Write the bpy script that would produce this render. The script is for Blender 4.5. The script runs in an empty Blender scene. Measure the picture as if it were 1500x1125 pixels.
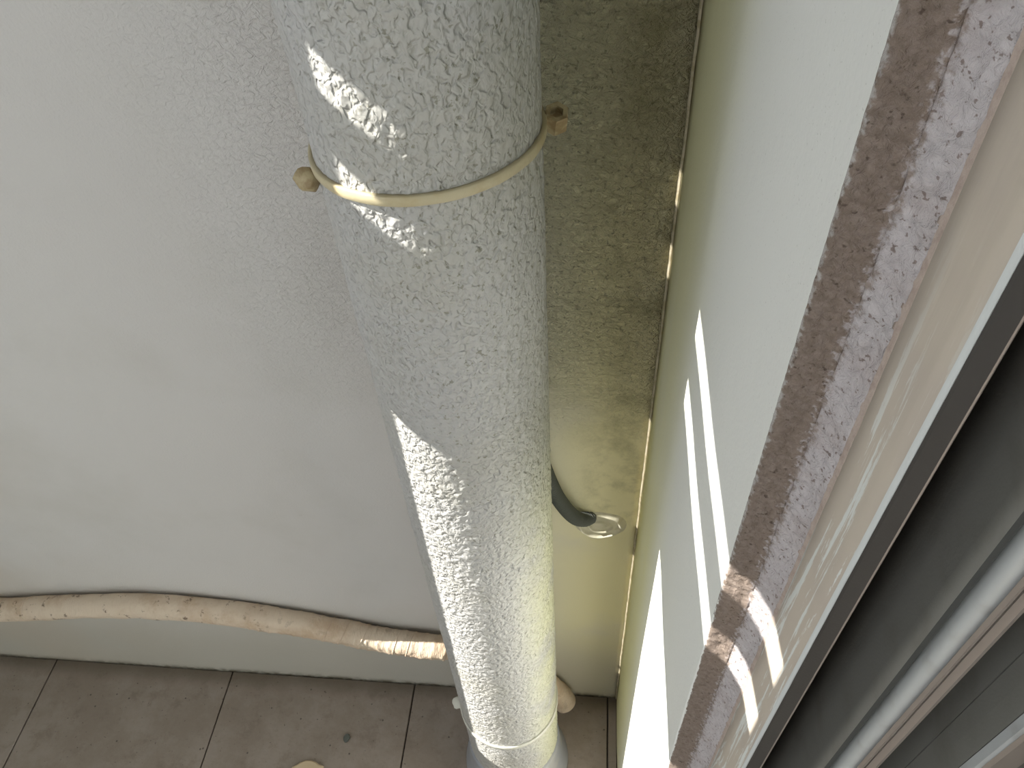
import bpy, bmesh, math, random
from mathutils import Vector, Matrix, noise
random.seed(4)
SC = bpy.context.scene
COL = SC.collection

# ------------------------------------------------------------------ camera
cam_data = bpy.data.cameras.new('camera')
cam = bpy.data.objects.new('camera', cam_data)
COL.objects.link(cam)
SC.camera = cam
cam_data.sensor_fit = 'HORIZONTAL'
cam_data.sensor_width = 36.0
cam_data.lens = 36.0 * 1126.0 / 1500.0
cam_data.clip_start = 0.01
cam_data.clip_end = 100
# world = R @ (right, down, forward)
R = ((0.9947512, 0.0293864, -0.0980127),
     (0.0881554, -0.7324331, 0.6751077),
     (-0.0519488, -0.6802045, -0.7311793))
rot = Matrix([[R[i][0], -R[i][1], -R[i][2]] for i in range(3)])
cam.matrix_world = Matrix.Translation((-0.0605, -0.477, 1.25)) @ rot.to_4x4()

# ------------------------------------------------------------------ world, sun, exposure
world = bpy.data.worlds.new('sky')
SC.world = world
world.use_nodes = True
wn = world.node_tree
bg = wn.nodes['Background']
bg.inputs[0].default_value = (0.93, 0.96, 1.0, 1)
bg.inputs[1].default_value = 3.5

TH = math.radians(4.0)      # the sun travels almost along the back wall, slightly into it
MS = 0.80                   # drop per metre travelled in x
sun_data = bpy.data.lights.new('sun', 'SUN')
sun_data.energy = 13.5
sun_data.angle = math.radians(0.12)
sun_data.color = (1.0, 0.965, 0.90)
sun = bpy.data.objects.new('sun', sun_data)
COL.objects.link(sun)
sdir = Vector((1.0, math.tan(TH), -MS)).normalized()
sun.rotation_euler = sdir.to_track_quat('-Z', 'Y').to_euler()
sun.location = (-3, -0.5, 4)

SC.view_settings.view_transform = 'Standard'
SC.view_settings.look = 'None'
SC.view_settings.exposure = 0.0
SC.view_settings.gamma = 1.0
SC.view_settings.use_curve_mapping = False
try:
    SC.cycles.max_bounces = 8
    SC.cycles.diffuse_bounces = 6
except Exception:
    pass


# ------------------------------------------------------------------ helpers
def tag(o, label=None, cat=None, group=None, kind=None):
    if label: o['label'] = label
    if cat: o['category'] = cat
    if group: o['group'] = group
    if kind: o['kind'] = kind
    return o


def empty(name, loc=(0, 0, 0)):
    o = bpy.data.objects.new(name, None)
    o.location = loc
    o.empty_display_size = 0.05
    COL.objects.link(o)
    return o


def link_mesh(name, verts, faces, mat, parent=None, smooth=True):
    me = bpy.data.meshes.new(name)
    me.from_pydata([tuple(v) for v in verts], [], faces)
    me.update()
    bm = bmesh.new(); bm.from_mesh(me)
    bmesh.ops.recalc_face_normals(bm, faces=bm.faces)
    bm.to_mesh(me); bm.free()
    if smooth:
        me.polygons.foreach_set('use_smooth', [True] * len(me.polygons))
    me.materials.append(mat)
    o = bpy.data.objects.new(name, me)
    COL.objects.link(o)
    if parent is not None:
        o.parent = parent
        o.matrix_parent_inverse = Matrix.Translation(-Vector(parent.location))
    return o


class MB:
    def __init__(self):
        self.v = []; self.f = []

    def box(self, x0, x1, y0, y1, z0, z1):
        b = len(self.v)
        for z in (z0, z1):
            self.v += [(x0, y0, z), (x1, y0, z), (x1, y1, z), (x0, y1, z)]
        for q in ((0, 3, 2, 1), (4, 5, 6, 7), (0, 1, 5, 4), (1, 2, 6, 5), (2, 3, 7, 6), (3, 0, 4, 7)):
            self.f.append([b + i for i in q])

    def build(self, name, mat, parent=None, smooth=False):
        return link_mesh(name, self.v, self.f, mat, parent, smooth)


def resample(poly, step):
    out = []
    n = len(poly)
    for i in range(n - 1):
        a = Vector(poly[i]); b = Vector(poly[i + 1])
        k = max(1, int(round((b - a).length / step)))
        for j in range(k):
            out.append(tuple(a.lerp(b, j / k)))
    out.append(tuple(poly[-1]))
    return out


def round_corner(p, c, q, rad, n=6):
    """points replacing corner c between p and q by a soft arc"""
    p, c, q = Vector(p), Vector(c), Vector(q)
    a = c + (p - c).normalized() * rad
    b = c + (q - c).normalized() * rad
    return [tuple((1 - t) ** 2 * a + 2 * t * (1 - t) * c + t * t * b) for t in [i / n for i in range(n + 1)]]


def prism(name, front, back, zs, mat, parent=None, disp=None, smooth=True):
    """closed vertical extrusion: `front` plan points (may be displaced), closed by `back` plan points"""
    loop = list(front) + list(back)
    n = len(loop); nf = len(front)
    verts = []
    nrm = []
    for i in range(nf):
        a = Vector(loop[max(0, i - 1)]); b = Vector(loop[min(nf - 1, i + 1)])
        t = (b - a)
        t.normalize()
        nrm.append(Vector((t.y, -t.x)))
    for z in zs:
        for i, (x, y) in enumerate(loop):
            if disp and i < nf:
                d = disp(x, y, z, i / (nf - 1))
                x += nrm[i].x * d; y += nrm[i].y * d
            verts.append((x, y, z))
    faces = []
    m = len(zs)
    for k in range(m - 1):
        for i in range(n):
            j = (i + 1) % n
            faces.append((k * n + i, k * n + j, (k + 1) * n + j, (k + 1) * n + i))
    faces.append(tuple(range(n))[::-1])
    faces.append(tuple((m - 1) * n + i for i in range(n)))
    return link_mesh(name, verts, faces, mat, parent, smooth)


def tube(name, pts, radii, mat, parent=None, seg=24, caps=True, smooth=True, squash=1.0, rough=None):
    """tube through dense points with a radius each"""
    verts = []; faces = []
    n = len(pts)
    up = Vector((0, 0, 1))
    prev = None
    for i, p in enumerate(pts):
        p = Vector(p)
        t = (Vector(pts[min(n - 1, i + 1)]) - Vector(pts[max(0, i - 1)])).normalized()
        if prev is None:
            a = t.cross(up)
            if a.length < 1e-3: a = t.cross(Vector((0, 1, 0)))
            a.normalize()
        else:
            a = (prev - t * prev.dot(t)).normalized()
        prev = a
        b = t.cross(a).normalized()
        for k in range(seg):
            an = 2 * math.pi * k / seg
            r = radii[i]
            if rough: r += rough(i, an, p)
            verts.append(p + a * math.cos(an) * r + b * math.sin(an) * r * squash)
    for i in range(n - 1):
        for k in range(seg):
            j = (k + 1) % seg
            faces.append((i * seg + k, i * seg + j, (i + 1) * seg + j, (i + 1) * seg + k))
    if caps:
        faces.append(tuple(range(seg))[::-1])
        faces.append(tuple((n - 1) * seg + k for k in range(seg)))
    return link_mesh(name, verts, faces, mat, parent, smooth)


def smooth_path(ctrl, n):
    """Catmull-Rom through control points"""
    P = [Vector(c) for c in ctrl]
    P = [P[0] * 2 - P[1]] + P + [P[-1] * 2 - P[-2]]
    out = []
    segs = len(P) - 3
    for s in range(segs):
        p0, p1, p2, p3 = P[s:s + 4]
        for j in range(n):
            t = j / n
            out.append(0.5 * ((2 * p1) + (p2 - p0) * t + (2 * p0 - 5 * p1 + 4 * p2 - p3) * t * t + (3 * p1 - p0 - 3 * p2 + p3) * t ** 3))
    out.append(P[-2])
    return out


# ------------------------------------------------------------------ materials
class Mat:
    def __init__(self, name, base=(0.5, 0.5, 0.5), rough=0.6, spec=0.4, metal=0.0):
        self.m = bpy.data.materials.new(name)
        self.m.use_nodes = True
        self.t = self.m.node_tree
        self.b = self.t.nodes['Principled BSDF']
        self.b.inputs['Base Color'].default_value = (*base, 1)
        self.b.inputs['Roughness'].default_value = rough
        self.b.inputs['Specular IOR Level'].default_value = spec
        self.b.inputs['Metallic'].default_value = metal
        self.tc = self.t.nodes.new('ShaderNodeTexCoord')
        self.col = None
        self.base = base
        self.h = None

    def n(self, kind, **kw):
        nd = self.t.nodes.new(kind)
        for k, v in kw.items():
            if k in ('_in',):
                for a, b in v.items(): nd.inputs[a].default_value = b
            else:
                setattr(nd, k, v)
        return nd

    def L(self, a, b): self.t.links.new(a, b)

    def vec(self, scale=(1, 1, 1), rot=(0, 0, 0)):
        mp = self.n('ShaderNodeMapping')
        mp.inputs['Scale'].default_value = scale
        mp.inputs['Rotation'].default_value = rot
        self.L(self.tc.outputs['Object'], mp.inputs['Vector'])
        return mp.outputs[0]

    def noise(self, scale, detail=3, rough=0.5, dist=0.0, vscale=(1, 1, 1), rot=(0, 0, 0)):
        nd = self.n('ShaderNodeTexNoise')
        nd.inputs['Scale'].default_value = scale
        nd.inputs['Detail'].default_value = detail
        nd.inputs['Roughness'].default_value = rough
        nd.inputs['Distortion'].default_value = dist
        self.L(self.vec(vscale, rot), nd.inputs['Vector'])
        return nd.outputs['Fac']

    def voro(self, scale, smooth=0.6, vscale=(1, 1, 1), rot=(0, 0, 0), feature='SMOOTH_F1', warp=0.0):
        nd = self.n('ShaderNodeTexVoronoi')
        nd.feature = feature
        nd.inputs['Scale'].default_value = scale
        if 'Smoothness' in nd.inputs and feature == 'SMOOTH_F1': nd.inputs['Smoothness'].default_value = smooth
        v = self.vec(vscale, rot)
        if warp:
            nz = self.n('ShaderNodeTexNoise')
            nz.inputs['Scale'].default_value = scale * 0.8
            nz.inputs['Detail'].default_value = 2
            self.L(v, nz.inputs['Vector'])
            mx = self.n('ShaderNodeVectorMath', operation='MULTIPLY_ADD')
            self.L(nz.outputs['Color'], mx.inputs[0])
            mx.inputs[1].default_value = (warp, warp, warp)
            self.L(v, mx.inputs[2])
            v = mx.outputs[0]
        self.L(v, nd.inputs['Vector'])
        return nd.outputs['Distance']

    def ramp(self, fac, stops, interp='LINEAR'):
        r = self.n('ShaderNodeValToRGB')
        r.color_ramp.interpolation = interp
        el = r.color_ramp.elements
        while len(el) < len(stops): el.new(0.5)
        for e, (p, c) in zip(el, stops):
            e.position = p
            e.color = (*c, 1) if len(c) == 3 else c
        self.L(fac, r.inputs[0])
        return r.outputs['Color']

    def maprange(self, v, a, b, c=0.0, d=1.0, smooth=True):
        m = self.n('ShaderNodeMapRange')
        m.interpolation_type = 'SMOOTHSTEP' if smooth else 'LINEAR'
        for i, x in zip(('From Min', 'From Max', 'To Min', 'To Max'), (a, b, c, d)):
            m.inputs[i].default_value = x
        self.L(v, m.inputs['Value'])
        return m.outputs['Result']

    def axis(self, which):
        s = self.n('ShaderNodeSeparateXYZ')
        self.L(self.tc.outputs['Object'], s.inputs[0])
        return s.outputs['XYZ'.index(which)]

    def math(self, op, a, b=None, clamp=False):
        m = self.n('ShaderNodeMath', operation=op)
        m.use_clamp = clamp
        for i, x in enumerate((a, b)):
            if x is None: continue
            if isinstance(x, (int, float)): m.inputs[i].default_value = x
            else: self.L(x, m.inputs[i])
        return m.outputs[0]

    def tint(self, fac, color, mode='MIX'):
        """lay color over the present colour by factor"""
        mx = self.n('ShaderNodeMix', data_type='RGBA', blend_type=mode)
        if isinstance(fac, (int, float)): mx.inputs[0].default_value = fac
        else: self.L(fac, mx.inputs[0])
        if self.col is None: mx.inputs[6].default_value = (*self.base, 1)
        else: self.L(self.col, mx.inputs[6])
        if isinstance(color, tuple): mx.inputs[7].default_value = (*color, 1)
        else: self.L(color, mx.inputs[7])
        self.col = mx.outputs[2]

    def bump(self, height, dist, strength=1.0):
        b = self.n('ShaderNodeBump')
        b.inputs['Strength'].default_value = strength
        b.inputs['Distance'].default_value = dist
        self.L(height, b.inputs['Height'])
        if self.h is not None: self.L(self.h, b.inputs['Normal'])
        self.h = b.outputs[0]

    def done(self):
        if self.col is not None: self.L(self.col, self.b.inputs['Base Color'])
        if self.h is not None: self.L(self.h, self.b.inputs['Normal'])
        return self.m


M = {}
# thick wrinkled paint of the pipe
k = Mat('wrinkled_paint', (0.46, 0.455, 0.44), 0.42, 0.45)
k.tint(k.maprange(k.noise(9, 3), 0.45, 0.7), (0.45, 0.44, 0.40))
k.tint(k.maprange(k.noise(270, 1.5, 0.45, 0.5, (1, 1, 0.85), (0.3, 0.4, 0)), 0.36, 0.27, 0, 0.25), (0.30, 0.29, 0.25))
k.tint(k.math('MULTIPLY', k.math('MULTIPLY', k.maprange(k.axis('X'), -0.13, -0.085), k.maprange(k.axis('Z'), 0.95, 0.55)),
              k.maprange(k.noise(14, 4), 0.35, 0.6)), (0.60, 0.60, 0.42))  # yellow-green bounce light tinted into the lower right side
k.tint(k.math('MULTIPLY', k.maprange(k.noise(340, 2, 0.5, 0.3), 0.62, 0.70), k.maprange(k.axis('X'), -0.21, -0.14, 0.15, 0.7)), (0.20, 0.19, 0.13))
k.bump(k.maprange(k.noise(270, 1.5, 0.45, 0.5, (1, 1, 0.85), (0.3, 0.4, 0)), 0.26, 0.60), 0.0014, 0.8)
k.bump(k.noise(165, 1.5, 0.45, 0.25, (1, 1, 0.8), (0.4, 0.2, 0)), 0.0032, 0.75)
M['pipe'] = k.done()

# back wall paint: orange-peel grain, coarse behind the pipe, mildew and painted shade towards the corner
k = Mat('wall_paint', (0.62, 0.60, 0.575), 0.55, 0.4)
k.tint(k.maprange(k.noise(5.0, 5, 0.6), 0.45, 0.70, 0, 0.3), (0.50, 0.48, 0.43))
k.tint(k.maprange(k.noise(40, 4, 0.7, vscale=(1, 1, 2.5)), 0.69, 0.76, 0, 0.6), (0.36, 0.34, 0.28))
k.tint(k.math('MULTIPLY', k.maprange(k.axis('X'), -0.18, -0.04), k.maprange(k.noise(6, 5), 0.1, 0.5)), (0.76, 0.71, 0.46))
k.tint(k.math('MULTIPLY', k.maprange(k.axis('Z'), 0.85, 1.05), k.math('MULTIPLY', k.maprange(k.axis('X'), -0.16, -0.06), 0.8)), (0.52, 0.50, 0.34))  # darker high up by the corner: shade put into the paint
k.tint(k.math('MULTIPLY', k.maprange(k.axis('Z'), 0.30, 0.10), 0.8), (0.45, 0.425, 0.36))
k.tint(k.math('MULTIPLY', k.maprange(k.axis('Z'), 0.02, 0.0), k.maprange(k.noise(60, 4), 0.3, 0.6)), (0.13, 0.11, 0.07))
k.tint(k.math('MULTIPLY', k.maprange(k.axis('X'), -0.6, -1.0), k.maprange(k.noise(4, 4), 0.35, 0.6, 0, 0.6)), (0.50, 0.44, 0.36))
mask = k.math('MULTIPLY', k.math('ADD', k.maprange(k.axis('X'), -0.45, -0.22, 0, 0.25), k.maprange(k.axis('X'), -0.22, -0.10, 0, 0.75)), k.maprange(k.axis('Z'), 0.60, 0.85))
k.bump(k.math('MULTIPLY', k.noise(170, 4, 0.6, 1.0, (1, 1, 1.4)), mask), 0.0120, 1.0)
k.tint(k.math('MULTIPLY', k.math('MULTIPLY', k.maprange(k.noise(280, 2), 0.42, 0.32), mask), 0.55), (0.22, 0.21, 0.13))
k.tint(k.math('MULTIPLY', k.math('MULTIPLY', k.maprange(k.noise(22, 5, 0.7), 0.42, 0.68), k.maprange(k.axis('X'), -0.09, -0.03)), k.maprange(k.axis('Z'), 0.50, 0.53, 0, 0.6)), (0.36, 0.34, 0.19))
k.bump(k.noise(420, 2, 0.6), 0.0006, 0.5)
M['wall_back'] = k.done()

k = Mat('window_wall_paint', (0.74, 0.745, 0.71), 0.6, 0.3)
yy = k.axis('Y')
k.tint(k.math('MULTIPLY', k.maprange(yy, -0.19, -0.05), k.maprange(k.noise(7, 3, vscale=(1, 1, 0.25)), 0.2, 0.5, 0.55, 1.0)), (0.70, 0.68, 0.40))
k.tint(k.math('MULTIPLY', k.maprange(yy, -0.24, -0.05, 0, 0.55), k.maprange(k.axis('Z'), 0.70, 1.0)), (0.42, 0.41, 0.27))  # yellowed paint darkened high in the corner, shade mixed into its colour
k.tint(k.maprange(k.noise(900, 1), 0.70, 0.78, 0, 0.35), (0.3, 0.3, 0.25))
k.tint(k.math('MULTIPLY', k.maprange(yy, -0.012, -0.002), k.maprange(k.noise(45, 4), 0.3, 0.6)), (0.36, 0.30, 0.16))
k.bump(k.noise(35, 3), 0.0015, 0.35)
k.bump(k.noise(500, 2), 0.0003, 0.4)
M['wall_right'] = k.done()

k = Mat('bare_mortar', (0.24, 0.19, 0.155), 0.9, 0.15)
k.tint(k.maprange(k.noise(330, 4, 0.7), 0.38, 0.68), (0.29, 0.235, 0.20))
k.tint(k.maprange(k.noise(520, 3), 0.60, 0.72, 0, 0.8), (0.09, 0.065, 0.05))
k.tint(k.maprange(k.math('ADD', k.math('MULTIPLY', k.axis('X'), 90), k.noise(420, 3, 0.6)), 1.42, 1.62, 0, 0.85), (0.50, 0.455, 0.455))
k.tint(k.maprange(k.math('ADD', k.math('MULTIPLY', k.axis('X'), -220), k.noise(330, 3, 0.6)), 0.35, 0.55, 0, 0.8), (0.50, 0.48, 0.46))
k.bump(k.noise(420, 5, 0.7, 0.8), 0.0016, 0.9)
M['mortar'] = k.done()

k = Mat('coarse_plaster', (0.52, 0.485, 0.49), 0.8, 0.25)
k.tint(k.maprange(k.noise(60, 5, 0.65), 0.42, 0.70, 0, 0.45), (0.38, 0.32, 0.30))
k.tint(k.maprange(k.noise(480, 2, 0.6), 0.61, 0.67, 0, 0.8), (0.20, 0.15, 0.13))
k.tint(k.maprange(k.math('ADD', k.math('MULTIPLY', k.axis('X'), -150), k.noise(380, 3, 0.6)), -1.45, -1.15, 0, 0.85), (0.26, 0.205, 0.17))
k.bump(k.noise(300, 5, 0.65, 1.0), 0.0022, 0.9)
k.bump(k.voro(290, 0, feature='F1'), 0.0008, 0.6)
M['coarse'] = k.done()

k = Mat('reveal_paint', (0.50, 0.44, 0.365), 0.62, 0.3)
k.tint(k.maprange(k.noise(30, 4), 0.40, 0.65, 0, 0.5), (0.44, 0.385, 0.33))
k.tint(k.math('MULTIPLY', k.maprange(k.noise(22, 6, 0.75, 0.4, (5, 9, 0.45)), 0.545, 0.575, 0, 0.95), k.maprange(k.axis('Z'), 1.16, 1.05)), (0.66, 0.68, 0.65))
k.bump(k.noise(200, 3, vscale=(1, 1, 0.12)), 0.0005, 0.5)
M['reveal'] = k.done()

k = Mat('pink_plaster', (0.42, 0.345, 0.30), 0.75, 0.2)
k.tint(k.maprange(k.noise(160, 5, 0.7), 0.42, 0.64, 0, 0.8), (0.33, 0.26, 0.225))
k.bump(k.noise(380, 4, 0.6), 0.0007, 0.8)
M['pink'] = k.done()

k = Mat('sealant', (0.56, 0.58, 0.57), 0.45, 0.4)
M['sealant'] = k.done()

k = Mat('frame_aluminium', (0.19, 0.185, 0.165), 0.42, 0.35, 0.0)
k.tint(k.maprange(k.noise(40, 5, 0.6), 0.45, 0.72, 0, 0.5), (0.13, 0.12, 0.10))
k.bump(k.noise(900, 2), 0.0002, 0.3)
M['alu'] = k.done()
k = Mat('frame_aluminium_light', (0.50, 0.515, 0.51), 0.4, 0.5, 0.2)
k.tint(k.maprange(k.noise(60, 4), 0.5, 0.75, 0, 0.5), (0.28, 0.26, 0.23))
M['alu_light'] = k.done()
k = Mat('frame_aluminium_shaded', (0.055, 0.05, 0.045), 0.5, 0.3)  # frame aluminium with the shade of its grooves put into the colour
k.bump(k.noise(900, 2), 0.0002, 0.3)
M['alu_shaded'] = k.done()
k = Mat('frame_bronze_lip', (0.34, 0.29, 0.25), 0.4, 0.5, 0.3)
M['lip'] = k.done()
k = Mat('weather_seal', (0.12, 0.12, 0.11), 0.7, 0.3)
M['seal'] = k.done()
k = Mat('near_black_fill', (0.01, 0.01, 0.008), 0.9, 0.1)  # near-black for the frame gaps and the screw
M['near_black'] = k.done()

k = Mat('clamp_paint', (0.53, 0.465, 0.30), 0.42, 0.45)
k.tint(k.maprange(k.noise(60, 4), 0.42, 0.66, 0, 0.8), (0.46, 0.37, 0.20))
k.bump(k.noise(300, 3), 0.0004, 0.5)
M['clamp'] = k.done()
k = Mat('clamp_nut_stained', (0.44, 0.36, 0.21), 0.5, 0.4)
k.tint(k.maprange(k.noise(160, 4), 0.40, 0.62, 0, 0.9), (0.27, 0.19, 0.09))
k.bump(k.noise(350, 3), 0.0006, 0.7)
M['nut'] = k.done()
k = Mat('clamp_white', (0.60, 0.59, 0.52), 0.45, 0.4)
k.bump(k.noise(260, 3), 0.0005, 0.6)
M['clamp_white'] = k.done()

k = Mat('grey_plastic', (0.30, 0.31, 0.33), 0.5, 0.4)
k.tint(k.maprange(k.noise(25, 4), 0.45, 0.7, 0, 0.6), (0.42, 0.41, 0.37))
M['grey_pvc'] = k.done()

k = Mat('tape_wrap', (0.66, 0.545, 0.42), 0.6, 0.3)
k.tint(k.maprange(k.noise(18, 5, 0.65), 0.42, 0.66, 0, 0.75), (0.50, 0.36, 0.24))
k.tint(k.math('MULTIPLY', k.maprange(k.noise(55, 5, 0.7), 0.57, 0.64, 0, 0.85), k.maprange(k.axis('X'), -0.45, -0.6, 0.25, 1.0)), (0.14, 0.09, 0.06))
k.bump(k.noise(120, 4, 0.6, 0.6, (3.5, 1, 1), (0, 0.5, 0)), 0.0016, 0.8)
M['tape'] = k.done()

k = Mat('conduit_grey', (0.115, 0.125, 0.11), 0.55, 0.35)
M['conduit'] = k.done()
k = Mat('corner_caulk', (0.50, 0.45, 0.33), 0.55, 0.35)
k.tint(k.maprange(k.noise(80, 5, 0.7), 0.45, 0.62, 0, 0.8), (0.33, 0.28, 0.16))
M['caulk'] = k.done()
k = Mat('putty', (0.62, 0.59, 0.47), 0.5, 0.4)
k.tint(k.maprange(k.noise(70, 4), 0.45, 0.65, 0, 0.5), (0.46, 0.44, 0.30))
k.bump(k.noise(160, 3), 0.0008, 0.6)
M['putty'] = k.done()

k = Mat('floor_tile', (0.26, 0.215, 0.175), 0.75, 0.3)
k.tint(k.maprange(k.noise(9, 6, 0.72), 0.38, 0.66, 0, 0.75), (0.34, 0.29, 0.25))
k.tint(k.maprange(k.noise(30, 5, 0.7), 0.50, 0.70, 0, 0.4), (0.165, 0.13, 0.10))
k.tint(k.maprange(k.noise(210, 3, 0.6), 0.66, 0.72, 0, 0.7), (0.08, 0.06, 0.05))
k.tint(k.maprange(k.voro(48, 0, feature='F1'), 0.09, 0.05, 0, 0.75), (0.07, 0.06, 0.05))
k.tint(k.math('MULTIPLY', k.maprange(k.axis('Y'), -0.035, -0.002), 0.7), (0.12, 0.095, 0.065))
k.bump(k.noise(120, 4), 0.0008, 0.5)
M['tile'] = k.done()
k = Mat('floor_joint', (0.05, 0.045, 0.04), 0.9, 0.1)
M['joint'] = k.done()
k = Mat('ceiling_paint', (0.30, 0.285, 0.26), 0.8)
M['ceiling'] = k.done()
k = Mat('dim_wall_paint', (0.11, 0.105, 0.10), 0.8)
M['dim_wall'] = k.done()
k = Mat('left_panel_paint', (0.5, 0.5, 0.48), 0.6)  # grey of the added sun mask and the parapet
M['left_panel'] = k.done()
k = Mat('window_glass')
gm = k.t
out = [n_ for n_ in gm.nodes if n_.type == 'OUTPUT_MATERIAL'][0]
tr = gm.nodes.new('ShaderNodeBsdfTransparent'); tr.inputs[0].default_value = (0.93, 0.96, 0.94, 1)
gs = gm.nodes.new('ShaderNodeBsdfGlossy'); gs.inputs['Roughness'].default_value = 0.02
fz = gm.nodes.new('ShaderNodeFresnel'); fz.inputs[0].default_value = 1.45
mxs = gm.nodes.new('ShaderNodeMixShader')
gm.links.new(fz.outputs[0], mxs.inputs[0]); gm.links.new(tr.outputs[0], mxs.inputs[1]); gm.links.new(gs.outputs[0], mxs.inputs[2])
gm.links.new(mxs.outputs[0], out.inputs[0])
M['glass'] = k.m
k = Mat('plaster_chip', (0.58, 0.46, 0.30), 0.8)
k.bump(k.noise(150, 3), 0.001, 0.6)
M['chip'] = k.done()
k = Mat('chip_edge', (0.26, 0.13, 0.05), 0.8)
M['chip_edge'] = k.done()
k = Mat('rust_stain', (0.42, 0.33, 0.10), 0.7)
M['bug'] = k.done()

# ------------------------------------------------------------------ the setting
# back wall (y = 0), slightly lumpy above the floor
nx, nz = 150, 150
X0, X1, ZT = -1.30, 0.0, 2.30
zs = [0.0 + 1.3 * i / (nz - 1) for i in range(nz)] + [1.6, 2.0, ZT]
xs = [X0 + (X1 - X0) * i / (nx - 1) for i in range(nx)]
front = [(x, 0.0) for x in xs]
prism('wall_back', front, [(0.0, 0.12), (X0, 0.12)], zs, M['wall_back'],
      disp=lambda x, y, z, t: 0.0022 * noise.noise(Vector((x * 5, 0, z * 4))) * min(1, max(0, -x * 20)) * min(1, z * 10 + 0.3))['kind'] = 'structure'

# floor: screed with tiles as parts
fl = MB(); fl.box(-1.30, 0.35, -2.6, 0.12, -0.06, -0.004)
floor = fl.build('floor', M['joint']); floor['kind'] = 'structure'
xj = [-1.272, -0.956, -0.640, -0.328, -0.014, 0.0]
yj = [0.0, -0.28, -0.58, -0.88, -1.18, -1.48, -1.78, -2.08, -2.38, -2.6]
for i in range(len(xj) - 1):
    for j in range(len(yj) - 1):
        g = 0.0011
        x0, x1 = xj[i] + g, xj[i + 1] - g
        if i == 4: x0, x1 = xj[i] + g, 0.0
        y0, y1 = yj[j + 1] + g, yj[j] - (g if j else 0)
        dz = random.uniform(-0.0004, 0.0004)
        c = 0.0008
        v = [(x0, y0, -0.004), (x1, y0, -0.004), (x1, y1, -0.004), (x0, y1, -0.004),
             (x0, y0, -c + dz), (x1, y0, -c + dz), (x1, y1, -c + dz), (x0, y1, -c + dz),
             (x0 + c, y0 + c, dz), (x1 - c, y0 + c, dz), (x1 - c, y1 - c, dz), (x0 + c, y1 - c, dz)]
        f = [(0, 1, 5, 4), (1, 2, 6, 5), (2, 3, 7, 6), (3, 0, 4, 7), (4, 5, 9, 8), (5, 6, 10, 9), (6, 7, 11, 10), (7, 4, 8, 11), (8, 9, 10, 11), (3, 2, 1, 0)]
        link_mesh('tile', v, f, M['tile'], floor, smooth=False)
fe = MB(); fe.box(-1.30, xj[0] - 0.001, -2.6, 0.0, -0.004, 0.0)
fe.build('tile', M['tile'], floor)

# right wall (x = 0) up to the window reveal
def dense_z(z0, z1, step, lo=0.0, hi=2.3, outer=6):
    a = [lo + (z0 - lo) * i / outer for i in range(outer)] if z0 > lo else []
    n = int((z1 - z0) / step)
    b = [z0 + (z1 - z0) * i / n for i in range(n + 1)]
    c = [z1 + (hi - z1) * (i + 1) / outer for i in range(outer)]
    return a + b + c

corner_arc = round_corner((0, -0.2), (0.0, -0.3090), (0.006, -0.3060), 0.0014, 5)
wr_front = [(0.0, 0.0)] + [(0.0, -0.02 - 0.28 * i / 28) for i in range(29)] + corner_arc
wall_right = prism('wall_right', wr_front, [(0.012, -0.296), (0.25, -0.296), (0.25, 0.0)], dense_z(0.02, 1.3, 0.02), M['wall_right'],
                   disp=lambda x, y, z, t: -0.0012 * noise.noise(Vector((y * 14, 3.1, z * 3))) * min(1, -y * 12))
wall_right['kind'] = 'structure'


def rough_disp(seed, amp, sc, sc2):
    def f(x, y, z, t):
        p = Vector((x * sc + seed, y * sc, z * sc))
        q = Vector((x * sc2 + seed, y * sc2, z * sc2))
        e = min(1.0, min(t, 1 - t) * 8 + 0.25)
        return amp * (noise.noise(p) * 0.8 + noise.noise(q) * 0.55) * e
    return f

DZ = dense_z(0.62, 1.27, 0.0016)
# rough brown mortar return
brown = resample([(0.0000, -0.3080), (0.0006, -0.3092), (0.0040, -0.3102), (0.0080, -0.3114), (0.0116, -0.3134)], 0.0009)
prism('bare_mortar_strip', brown, [(0.020, -0.3005), (0.020, -0.296), (0.0035, -0.296)], DZ, M['mortar'], wall_right, rough_disp(3, 0.0011, 260, 620))
# coarse lilac-grey plaster
coarse = resample([(0.0108, -0.3122), (0.0132, -0.3152), (0.0160, -0.3188), (0.0182, -0.3232)], 0.0009)
prism('coarse_plaster_strip', coarse, [(0.0240, -0.3232), (0.0240, -0.299), (0.014, -0.299)], DZ, M['coarse'], wall_right, rough_disp(9, 0.0006, 200, 480))
pink = resample([(0.0180, -0.3222), (0.0190, -0.3258)], 0.0009)
prism('thin_plaster_strip', pink, [(0.0240, -0.3258), (0.0240, -0.3215)], DZ, M['pink'], wall_right, rough_disp(5, 0.0003, 260, 600))
rev = [(0.0188, -0.3254), (0.0194, -0.3330), (0.0200, -0.3430), (0.0206, -0.3500)]
prism('painted_reveal', rev, [(0.0222, -0.3500), (0.0232, -0.3240)], dense_z(0.6, 1.27, 0.02), M['reveal'], wall_right,
      lambda x, y, z, t: 0.0003 * noise.noise(Vector((z * 9, y * 40, 2))))
# backing of the reveal
bk = MB(); bk.box(0.018, 0.25, -0.3090, -0.296, 0, 2.3)
bk.build('reveal_backing', M['reveal'], wall_right)
# caulk bead in the corner
bead = [(-0.0020, -0.0002), (-0.0016, -0.0011), (-0.0009, -0.0018), (-0.0001, -0.0024)]
prism('corner_caulk', bead, [(0.0, 0.0)], dense_z(0.02, 1.3, 0.004), M['caulk'], wall_right,
      lambda x, y, z, t: 0.0007 * noise.noise(Vector((z * 22, 1, 1))) + 0.0004 * noise.noise(Vector((z * 110, 4, 1))))

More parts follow.
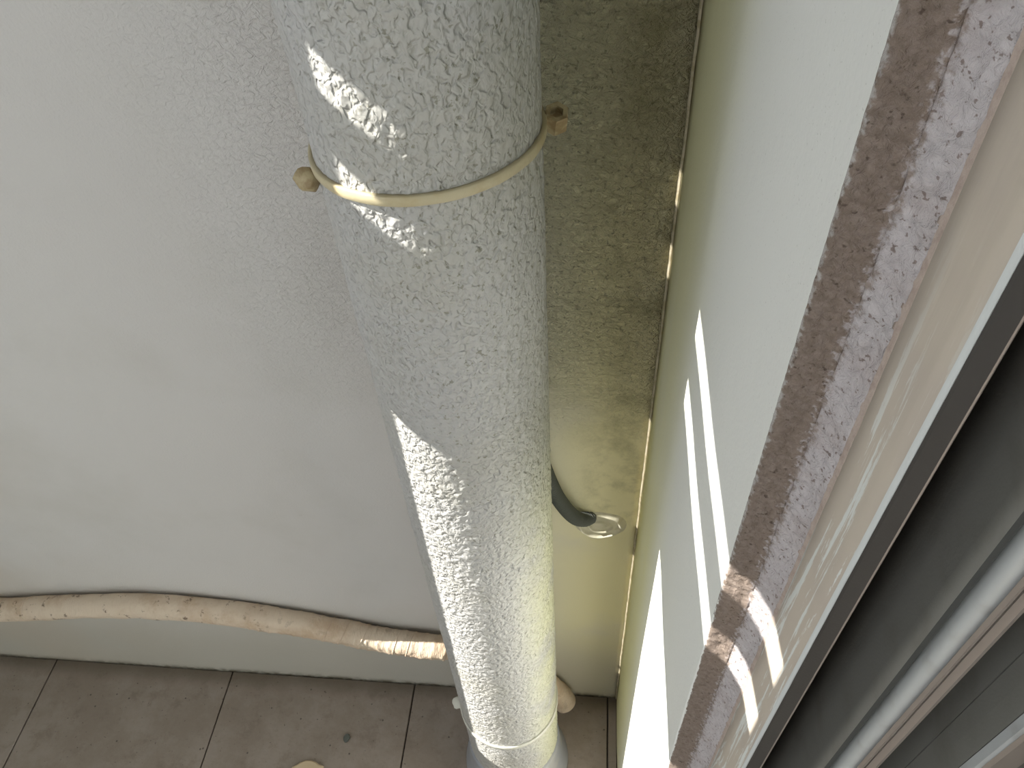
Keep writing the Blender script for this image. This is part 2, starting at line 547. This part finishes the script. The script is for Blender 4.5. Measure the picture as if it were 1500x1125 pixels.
# ------------------------------------------------------------------ window frame at the right
win = empty('window_1', (0.05, -0.37, 0.0)); win['kind'] = 'structure'
ZF = [0.0, 0.6, 0.8, 1.0, 1.2, 1.4, 2.3]
def rail(name, front, back, mat, zs=None, disp=None, smooth=False):
    return prism(name, front, back, zs or ZF, mat, win, disp, smooth)
# light sealant bead between the reveal and the frame
rail('sealant_bead', round_corner((0.0200, -0.3498), (0.0205, -0.3510), (0.0218, -0.3514), 0.0009, 6), [(0.024, -0.3495), (0.021, -0.3495)], M['sealant'],
     dense_z(0.6, 1.27, 0.006), lambda x, y, z, t: 0.0002 * noise.noise(Vector((z * 60, 1, 3))))
# outer jamb lip with a thin bright edge
rail('jamb_lip', [(0.0214, -0.3508), (0.0222, -0.3518), (0.0262, -0.3536)], [(0.0268, -0.3530), (0.0268, -0.3190), (0.0240, -0.3190)], M['alu_shaded'])
rail('lip_edge', [(0.0262, -0.35365), (0.0266, -0.3538), (0.0270, -0.35355)], [(0.0268, -0.3528), (0.0263, -0.3528)], M['lip'])
# first channel
rail('channel_back', [(0.0268, -0.3130), (0.0500, -0.3130)], [(0.0500, -0.3100), (0.0268, -0.3100)], M['alu_shaded'])
rail('channel', [(0.0500, -0.3130), (0.0508, -0.3300), (0.0508, -0.3500), (0.0500, -0.3578)], [(0.056, -0.3578), (0.056, -0.3130)], M['alu'], smooth=True)
rail('weather_strip', [(0.0502, -0.3578), (0.0496, -0.3608)], [(0.056, -0.3608), (0.056, -0.3578)], M['seal'])
rail('channel_nose', [(0.0496, -0.3608)] + round_corner((0.0494, -0.3612), (0.0476, -0.3672), (0.0520, -0.3680), 0.0040, 8) + [(0.0530, -0.3680)],
     [(0.058, -0.3670), (0.058, -0.3608)], M['alu_light'], smooth=True)
rail('track_lip', [(0.0516, -0.3690), (0.0522, -0.3703), (0.0530, -0.3703)], [(0.0536, -0.3690)], M['lip'])
rail('track_lip', [(0.0545, -0.3695), (0.0560, -0.3712), (0.0572, -0.3710)], [(0.0580, -0.3660), (0.0560, -0.3660)], M['lip'])
# second channel
rail('channel', [(0.0580, -0.3320), (0.0820, -0.3320), (0.0830, -0.3400), (0.0826, -0.3575)], [(0.090, -0.3575), (0.090, -0.328), (0.0580, -0.328)], M['alu'])
cr = MB(); cr.box(0.0836, 0.090, -0.3583, -0.3575, 0, 2.3); cr.build('frame_gap', M['near_black'], win)
sash = rail('sash_stile', [(0.0822, -0.3583), (0.0824, -0.3650), (0.0830, -0.3722)], [(0.092, -0.3722), (0.092, -0.3583)], M['alu'])
# screw in the stile
sv = []; sf = []
cx = Vector((0.0826, -0.3665, 1.091))
for j, (rr, dx) in enumerate(((0.0011, 0.0), (0.0011, -0.0003), (0.0006, -0.0004))):
    for i in range(12):
        a = i * math.pi / 6
        sv.append((cx.x - 0.0004 + dx, cx.y + rr * math.cos(a), cx.z + rr * math.sin(a)))
for j in range(2):
    for i in range(12):
        sf.append((j * 12 + i, j * 12 + (i + 1) % 12, (j + 1) * 12 + (i + 1) % 12, (j + 1) * 12 + i))
sf.append(tuple(range(24, 36)))
link_mesh('screw', sv, sf, M['near_black'], sash)
rail('frame_gap', [(0.0838, -0.3722), (0.0838, -0.3728)], [(0.090, -0.3728), (0.090, -0.3722)], M['near_black'])
rail('sash_edge', [(0.0826, -0.3728), (0.0828, -0.3760), (0.0836, -0.3772)], [(0.092, -0.3772), (0.092, -0.3728)], M['alu_light'])
rail('edge_lip', [(0.0830, -0.3775), (0.0838, -0.3788)], [(0.092, -0.3788), (0.092, -0.3775)], M['lip'])
rail('channel', [(0.092, -0.3560), (0.130, -0.3560), (0.130, -0.50)], [(0.15, -0.50), (0.15, -0.350), (0.092, -0.350)], M['alu'])
# sliding pane further along the window
gl = MB(); gl.box(0.142, 0.148, -2.4, -0.50, 0.05, 2.25)
gl.build('pane', M['glass'], win)
fr = MB(); fr.box(0.02, 0.16, -2.6, -0.378, -0.0, 0.05); fr.box(0.02, 0.16, -2.6, -0.378, 2.25, 2.3); fr.box(0.10, 0.16, -2.6, -2.4, 0.05, 2.25)
fr.build('window_frame', M['alu'], win)

# ------------------------------------------------------------------ left end: unseen slotted panel added to shape the sun streaks, open further out
XL = -1.30
def slot(y0, y1, q0, q1):
    """opening in the panel whose sunlight lands at x=0 between y0..y1 and heights q0..q1"""
    dy = math.tan(TH) * XL
    return (y0 + dy, y1 + dy, q0 - MS * XL, q1 - MS * XL + MS * 0.004)
slots = [slot(-0.345, -0.137, 0.941, 0.961), slot(-0.345, -0.137, 0.884, 0.906), slot(-0.345, -0.133, 0.02, 0.708),
         slot(-0.0036, -0.0008, 0.928, 0.955), slot(-0.0036, -0.0008, 0.862, 0.892), slot(-0.0036, -0.0008, 0.10, 0.690),
         slot(-0.034, -0.005, -0.065, 0.015)]
y_lim = (-1.15, 0.0)
yb = sorted({y_lim[0], y_lim[1], *[s[0] for s in slots], *[s[1] for s in slots]})
zb = sorted({0.0, 2.3, *[s[2] for s in slots], *[s[3] for s in slots]})
lw = MB()
for i in range(len(yb) - 1):
    j = 0
    while j < len(zb) - 1:
        def solid(jj):
            ym, zm = (yb[i] + yb[i + 1]) / 2, (zb[jj] + zb[jj + 1]) / 2
            return not any(s[0] < ym < s[1] and s[2] < zm < s[3] for s in slots)
        if solid(j):
            e = j
            while e + 1 < len(zb) - 1 and solid(e + 1): e += 1
            lw.box(XL - 0.004, XL, yb[i], yb[i + 1], zb[j], zb[e + 1])
            j = e + 1
        else:
            j += 1
lo = lw.build('sun_slot_mask', M['left_panel']); lo['kind'] = 'structure'
lw2 = MB(); lw2.box(XL - 0.08, XL, -2.6, -1.15, 0.0, 0.55); lw2.box(XL - 0.08, XL, -2.6, -1.15, 2.2, 2.3)
lw2.build('parapet', M['left_panel'], lo)
wf = MB(); wf.box(-1.38, 0.35, -2.7, -2.6, 0.0, 2.3)
wf.build('added_front_wall', M['dim_wall'])['kind'] = 'structure'  # unseen wall added behind the camera to hold back frontal light
ce = MB(); ce.box(-1.38, 0.35, -2.6, 0.12, 2.3, 2.4)
ce.build('ceiling', M['ceiling'])['kind'] = 'structure'

# ------------------------------------------------------------------ the painted drain pipe
PX, PY, PR = -0.1515, -0.0980, 0.0630
pipe = empty('drain_pipe', (PX, PY, 0.0))
tag(pipe, 'thick off-white vertical pipe with wrinkled paint, standing in the wall corner', 'pipe')
seg = 300
zz = [0.100 + 0.0018 * i for i in range(int((1.25 - 0.10) / 0.0018))] + [1.26, 1.4, 1.7, 2.0, 2.3]
verts = []; faces = []
for iz, z in enumerate(zz):
    for s in range(seg):
        a = 2 * math.pi * s / seg
        ca, sa = math.cos(a), math.sin(a)
        d = 0.0
        if z < 1.255:
            p = Vector((ca * PR, sa * PR, z))
            d = 0.00055 * noise.noise(p * 230) + 0.00035 * noise.noise(Vector((p.x * 330 + 5, p.y * 330, p.z * 240))) + 0.0004 * noise.noise(p * 25)
            # smooth worn bands towards both silhouettes as in the photo
        rr = PR + d - 0.0004
        e = (z - 0.100) / 0.006
        if e < 1: rr -= 0.003 * (1 - e) ** 2
        verts.append((PX + rr * ca, PY + rr * sa, z))
nzp = len(zz)
for k_ in range(nzp - 1):
    for s in range(seg):
        j = (s + 1) % seg
        faces.append((k_ * seg + s, k_ * seg + j, (k_ + 1) * seg + j, (k_ + 1) * seg + s))
faces.append(tuple(range(seg))[::-1]); faces.append(tuple((nzp - 1) * seg + s for s in range(seg)))
link_mesh('pipe_body', verts, faces, M['pipe'], pipe)


def lathe(name, prof, mat, parent, cx, cy, seg=72):
    v = []; f = []
    for (r, z) in prof:
        for s in range(seg):
            a = 2 * math.pi * s / seg
            v.append((cx + r * math.cos(a), cy + r * math.sin(a), z))
    for i in range(len(prof) - 1):
        for s in range(seg):
            j = (s + 1) % seg
            f.append((i * seg + s, i * seg + j, (i + 1) * seg + j, (i + 1) * seg + s))
    f.append(tuple(range(seg))[::-1]); f.append(tuple((len(prof) - 1) * seg + s for s in range(seg)))
    return link_mesh(name, v, f, mat, parent)
co = lathe('floor_collar', [(0.078, 0.0), (0.0775, 0.006), (0.0715, 0.030), (0.0665, 0.060), (0.0655, 0.090), (0.0650, 0.1005), (0.0600, 0.1015)], M['grey_pvc'], pipe, PX, PY)
co['label'] = 'smooth grey collar flaring at the foot of the pipe'


# ------------------------------------------------------------------ clamps
def ring(name, z0, tilt, r_in, r_out, h, mat, parent, gap=0.10, seg=120, lump=0.0):
    """flat band around the pipe, opened at the wall side"""
    v = []; f = []
    prof = [(r_in, -h / 2), (r_out - 0.0004, -h / 2), (r_out, -h / 2 + 0.0004), (r_out, h / 2 - 0.0004), (r_out - 0.0004, h / 2), (r_in, h / 2)]
    a0 = math.pi / 2 + gap; a1 = math.pi / 2 + 2 * math.pi - gap
    for i in range(seg + 1):
        a = a0 + (a1 - a0) * i / seg
        dz = tilt * math.cos(a)
        for (r, zz_) in prof:
            r2 = r + (lump * noise.noise(Vector((a * 5, zz_ * 300, z0))) if r > r_in else 0)
            v.append((PX + r2 * math.cos(a), PY + r2 * math.sin(a), z0 + dz + zz_))
    n = len(prof)
    for i in range(seg):
        for k_ in range(n):
            j = (k_ + 1) % n
            f.append((i * n + k_, i * n + j, (i + 1) * n + j, (i + 1) * n + k_))
    f.append(tuple(range(n))[::-1]); f.append(tuple(seg * n + k_ for k_ in range(n)))
    return link_mesh(name, v, f, mat, parent)


def hexnut(name, c, axis, r, h, mat, parent, n=6, hole=True, blob=0.0):
    c = Vector(c); ax = Vector(axis).normalized()
    q = ax.to_track_quat('Z', 'Y').to_matrix()
    prof = [(r * 0.92, -h / 2), (r, -h / 2 + h * 0.1), (r, h / 2 - h * 0.1), (r * 0.92, h / 2)]
    if hole: prof += [(r * 0.55, h / 2), (r * 0.50, h / 2 - h * 0.35)]
    v = []; f = []
    for (rr, zz_) in prof:
        for s in range(n):
            a = 2 * math.pi * s / n + 0.3
            p = Vector((rr * math.cos(a), rr * math.sin(a), zz_))
            if blob: p *= 1 + blob * noise.noise(p * 240 + c * 50)
            v.append(c + q @ p)
    for i in range(len(prof) - 1):
        for s in range(n):
            j = (s + 1) % n
            f.append((i * n + s, i * n + j, (i + 1) * n + j, (i + 1) * n + s))
    f.append(tuple(range(n))[::-1]); f.append(tuple((len(prof) - 1) * n + s for s in range(n)))
    return link_mesh(name, v, f, mat, parent, smooth=bool(blob))


up_c = empty('pipe_clamp', (PX, 0.0, 1.035))
tag(up_c, 'yellowed painted band clamp round the upper pipe, with stained nuts at both sides', 'clamp', 'clamps holding the painted pipe')
ring('clamp_band', 1.0385, 0.003, PR - 0.0006, PR + 0.0022, 0.0058, M['clamp'], up_c, gap=0.06, lump=0.0003)
# right nut, hollow hexagon close to the pipe's right flank
hexnut('nut', (PX + PR + 0.0064, -0.0830, 1.0390), (0.10, -0.45, 0.9), 0.0072, 0.013, M['nut'], up_c)
# left nut, buried in a lump of old paint
hexnut('nut', (PX - PR + 0.0005, -0.1250, 1.0275), (-0.35, -0.75, 0.6), 0.0066, 0.008, M['nut'], up_c, n=14, hole=False, blob=0.25)
tube('anchor_rod', [(PX + 0.01, -0.0345, 1.035), (PX + 0.01, -0.02, 1.035), (PX + 0.01, 0.001, 1.035)], [0.004] * 3, M['clamp'], up_c, seg=10)

lo_c = empty('pipe_clamp', (PX, 0.0, 0.245))
tag(lo_c, 'white painted band clamp low on the pipe, near the floor collar', 'clamp', 'clamps holding the painted pipe')
ring('clamp_band', 0.235, 0.004, PR - 0.0006, PR + 0.0015, 0.008, M['clamp_white'], lo_c, gap=0.06, lump=0.0003)
hexnut('nut', (PX - PR - 0.0035, -0.104, 0.221), (-0.4, -0.5, 0.8), 0.0078, 0.011, M['clamp_white'], lo_c, n=14, hole=False, blob=0.18)
tube('anchor_rod', [(PX + 0.01, -0.0345, 0.235), (PX + 0.01, -0.02, 0.235), (PX + 0.01, 0.001, 0.235)], [0.004] * 3, M['clamp_white'], lo_c, seg=10)

# ------------------------------------------------------------------ tape-wrapped drain hose along the back wall
hr = 0.0172
ctrl = [(-1.30, -0.0185, 0.185), (-1.10, -0.0185, 0.203), (-0.92, -0.0185, 0.226), (-0.80, -0.0185, 0.250), (-0.687, -0.0185, 0.267), (-0.587, -0.0185, 0.266), (-0.491, -0.019, 0.250),
        (-0.398, -0.019, 0.226), (-0.343, -0.020, 0.209), (-0.263, -0.022, 0.200), (-0.20, -0.0175, 0.180), (-0.15, -0.0172, 0.150), (-0.112, -0.0175, 0.098), (-0.090, -0.019, 0.048), (-0.080, -0.020, 0.0195)]
pts = smooth_path(ctrl, 40)
def wrinkle(i, an, p):
    w = 0.0
    if -0.52 < p.x < -0.24:
        w += 0.0010 * max(0, math.sin(p.x * 420 + an * 1.3 + 3 * noise.noise(Vector((p.x * 20, an, 0))))) ** 3
    w += 0.0006 * math.sin((p.x * 150 + an * 0.6)) * 0.3
    return w + 0.0013 * noise.noise(Vector((p.x * 30, an * 1.2, p.z * 30)))
rad = [(hr if p_.x < -0.25 else 0.0158 if p_.z > 0.06 else 0.0178) + 0.0006 * noise.noise(Vector((i * 0.05, 0, 0))) for i, p_ in enumerate(pts)]
for i in range(6): rad[-1 - i] = min(rad[-1 - i], hr * 1.0 * (0.72 + 0.28 * math.sqrt(1 - (1 - i / 6) ** 2)))
hose = empty('drain_hose', (-0.7, -0.0185, 0.25))
tag(hose, 'beige tape-wrapped drain hose sagging along the back wall above the floor', 'hose')
tube('hose_body', pts, rad, M['tape'], hose, seg=40, rough=wrinkle)
# raised tape laps
for xl in (-0.865, -0.415, -0.392, -0.367, -0.318, -0.300):
    i = min(range(len(pts)), key=lambda q: abs(pts[q].x - xl))
    seg_pts = [pts[i + d] for d in range(-1, 2)]
    t = (seg_pts[2] - seg_pts[0]).normalized()
    c = seg_pts[1]
    side = t.cross(Vector((0, 0, 1))).normalized(); upv = side.cross(t)
    lp = []
    for q in range(25):
        an = -0.4 + math.pi * 1.15 * q / 24
        lp.append(c + side * math.cos(an) * (rad[i] + 0.0002) + upv * math.sin(an) * (rad[i] + 0.0002) + t * (0.012 * (q / 24 - 0.5)))
    tube('tape_lap', lp, [0.0008] * 25, M['tape'], hose, seg=6)

# ------------------------------------------------------------------ corrugated conduit entering the back wall
cond = empty('flexible_conduit', (-0.053, 0.0, 0.520))
tag(cond, 'dark grey corrugated conduit entering the back wall behind the pipe', 'conduit')
cc = [(-0.118, -0.028, 0.80), (-0.113, -0.026, 0.72), (-0.106, -0.024, 0.665), (-0.0950, -0.022, 0.610), (-0.0850, -0.020, 0.575), (-0.0715, -0.016, 0.543), (-0.0600, -0.009, 0.527), (-0.0520, -0.001, 0.522)]
cp = smooth_path(cc, 110)
s_acc = 0; rads = []
for i, p in enumerate(cp):
    if i: s_acc += (cp[i] - cp[i - 1]).length
    rads.append(0.0074 + 0.0007 * math.sin(s_acc / 0.0030 * 2 * math.pi))
tube('conduit_body', cp, rads, M['conduit'], cond, seg=20)

# putty patch where it enters
pv = []; pf = []
nr, ns = 26, 48
for i in range(nr + 1):
    t = i / nr
    for s in range(ns):
        a = 2 * math.pi * s / ns
        R0 = 1 + 0.10 * noise.noise(Vector((math.cos(a) * 1.3, math.sin(a) * 1.3, 7)))
        x = -0.0420 + 0.0300 * t * R0 * math.cos(a)
        z = 0.5060 + 0.0260 * t * R0 * math.sin(a)
        ridge = 0.0046 * math.exp(-((t - 0.80) / 0.09) ** 2) * (0.7 + 0.5 * math.sin(a * 1.5 + 1)) + 0.0030 * math.exp(-((t - 0.25 - 0.045 * a) / 0.07) ** 2)
        y = -0.0008 - ridge - 0.0014 * (1 - t) + 0.001 * noise.noise(Vector((x * 90, z * 90, 0)))
        if t > 0.99: y = 0.001
        pv.append((x, y, z))
for i in range(nr):
    for s in range(ns):
        j = (s + 1) % ns
        pf.append((i * ns + s, i * ns + j, (i + 1) * ns + j, (i + 1) * ns + s))
pu = link_mesh('putty_patch', pv, pf, M['putty'])
tag(pu, 'round cream putty patch sealing the conduit hole in the back wall', 'putty')

# small chip of plaster and a pebble on the floor
def chip(name, cx, cy, rx, ry, h, mat, seed, rotz=0.0, n=18):
    v = []; f = []
    for (sc_, z) in ((1.0, 0.0006), (1.0, h * 0.7), (0.86, h)):
        for s in range(n):
            a = 2 * math.pi * s / n
            rr = 1 + 0.28 * noise.noise(Vector((math.cos(a) * 1.6 + seed, math.sin(a) * 1.6, seed)))
            x = rx * sc_ * rr * math.cos(a); y = ry * sc_ * rr * math.sin(a)
            v.append((cx + x * math.cos(rotz) - y * math.sin(rotz), cy + x * math.sin(rotz) + y * math.cos(rotz), z))
    for i in range(2):
        for s in range(n):
            j = (s + 1) % n
            f.append((i * n + s, i * n + j, (i + 1) * n + j, (i + 1) * n + s))
    f.append(tuple(range(n))[::-1]); f.append(tuple(range(2 * n, 3 * n)))
    return link_mesh(name, v, f, mat, smooth=False)
ch = chip('plaster_chip', -0.470, -0.142, 0.026, 0.012, 0.006, M['chip'], 2.3, 0.1)
tag(ch, 'beige broken plaster chip lying on the floor tiles', 'chip')
pb = chip('pebble', -0.421, -0.092, 0.0052, 0.0060, 0.0045, M['conduit'], 5.1)
tag(pb, 'small dark pebble lying on the floor tiles', 'pebble')
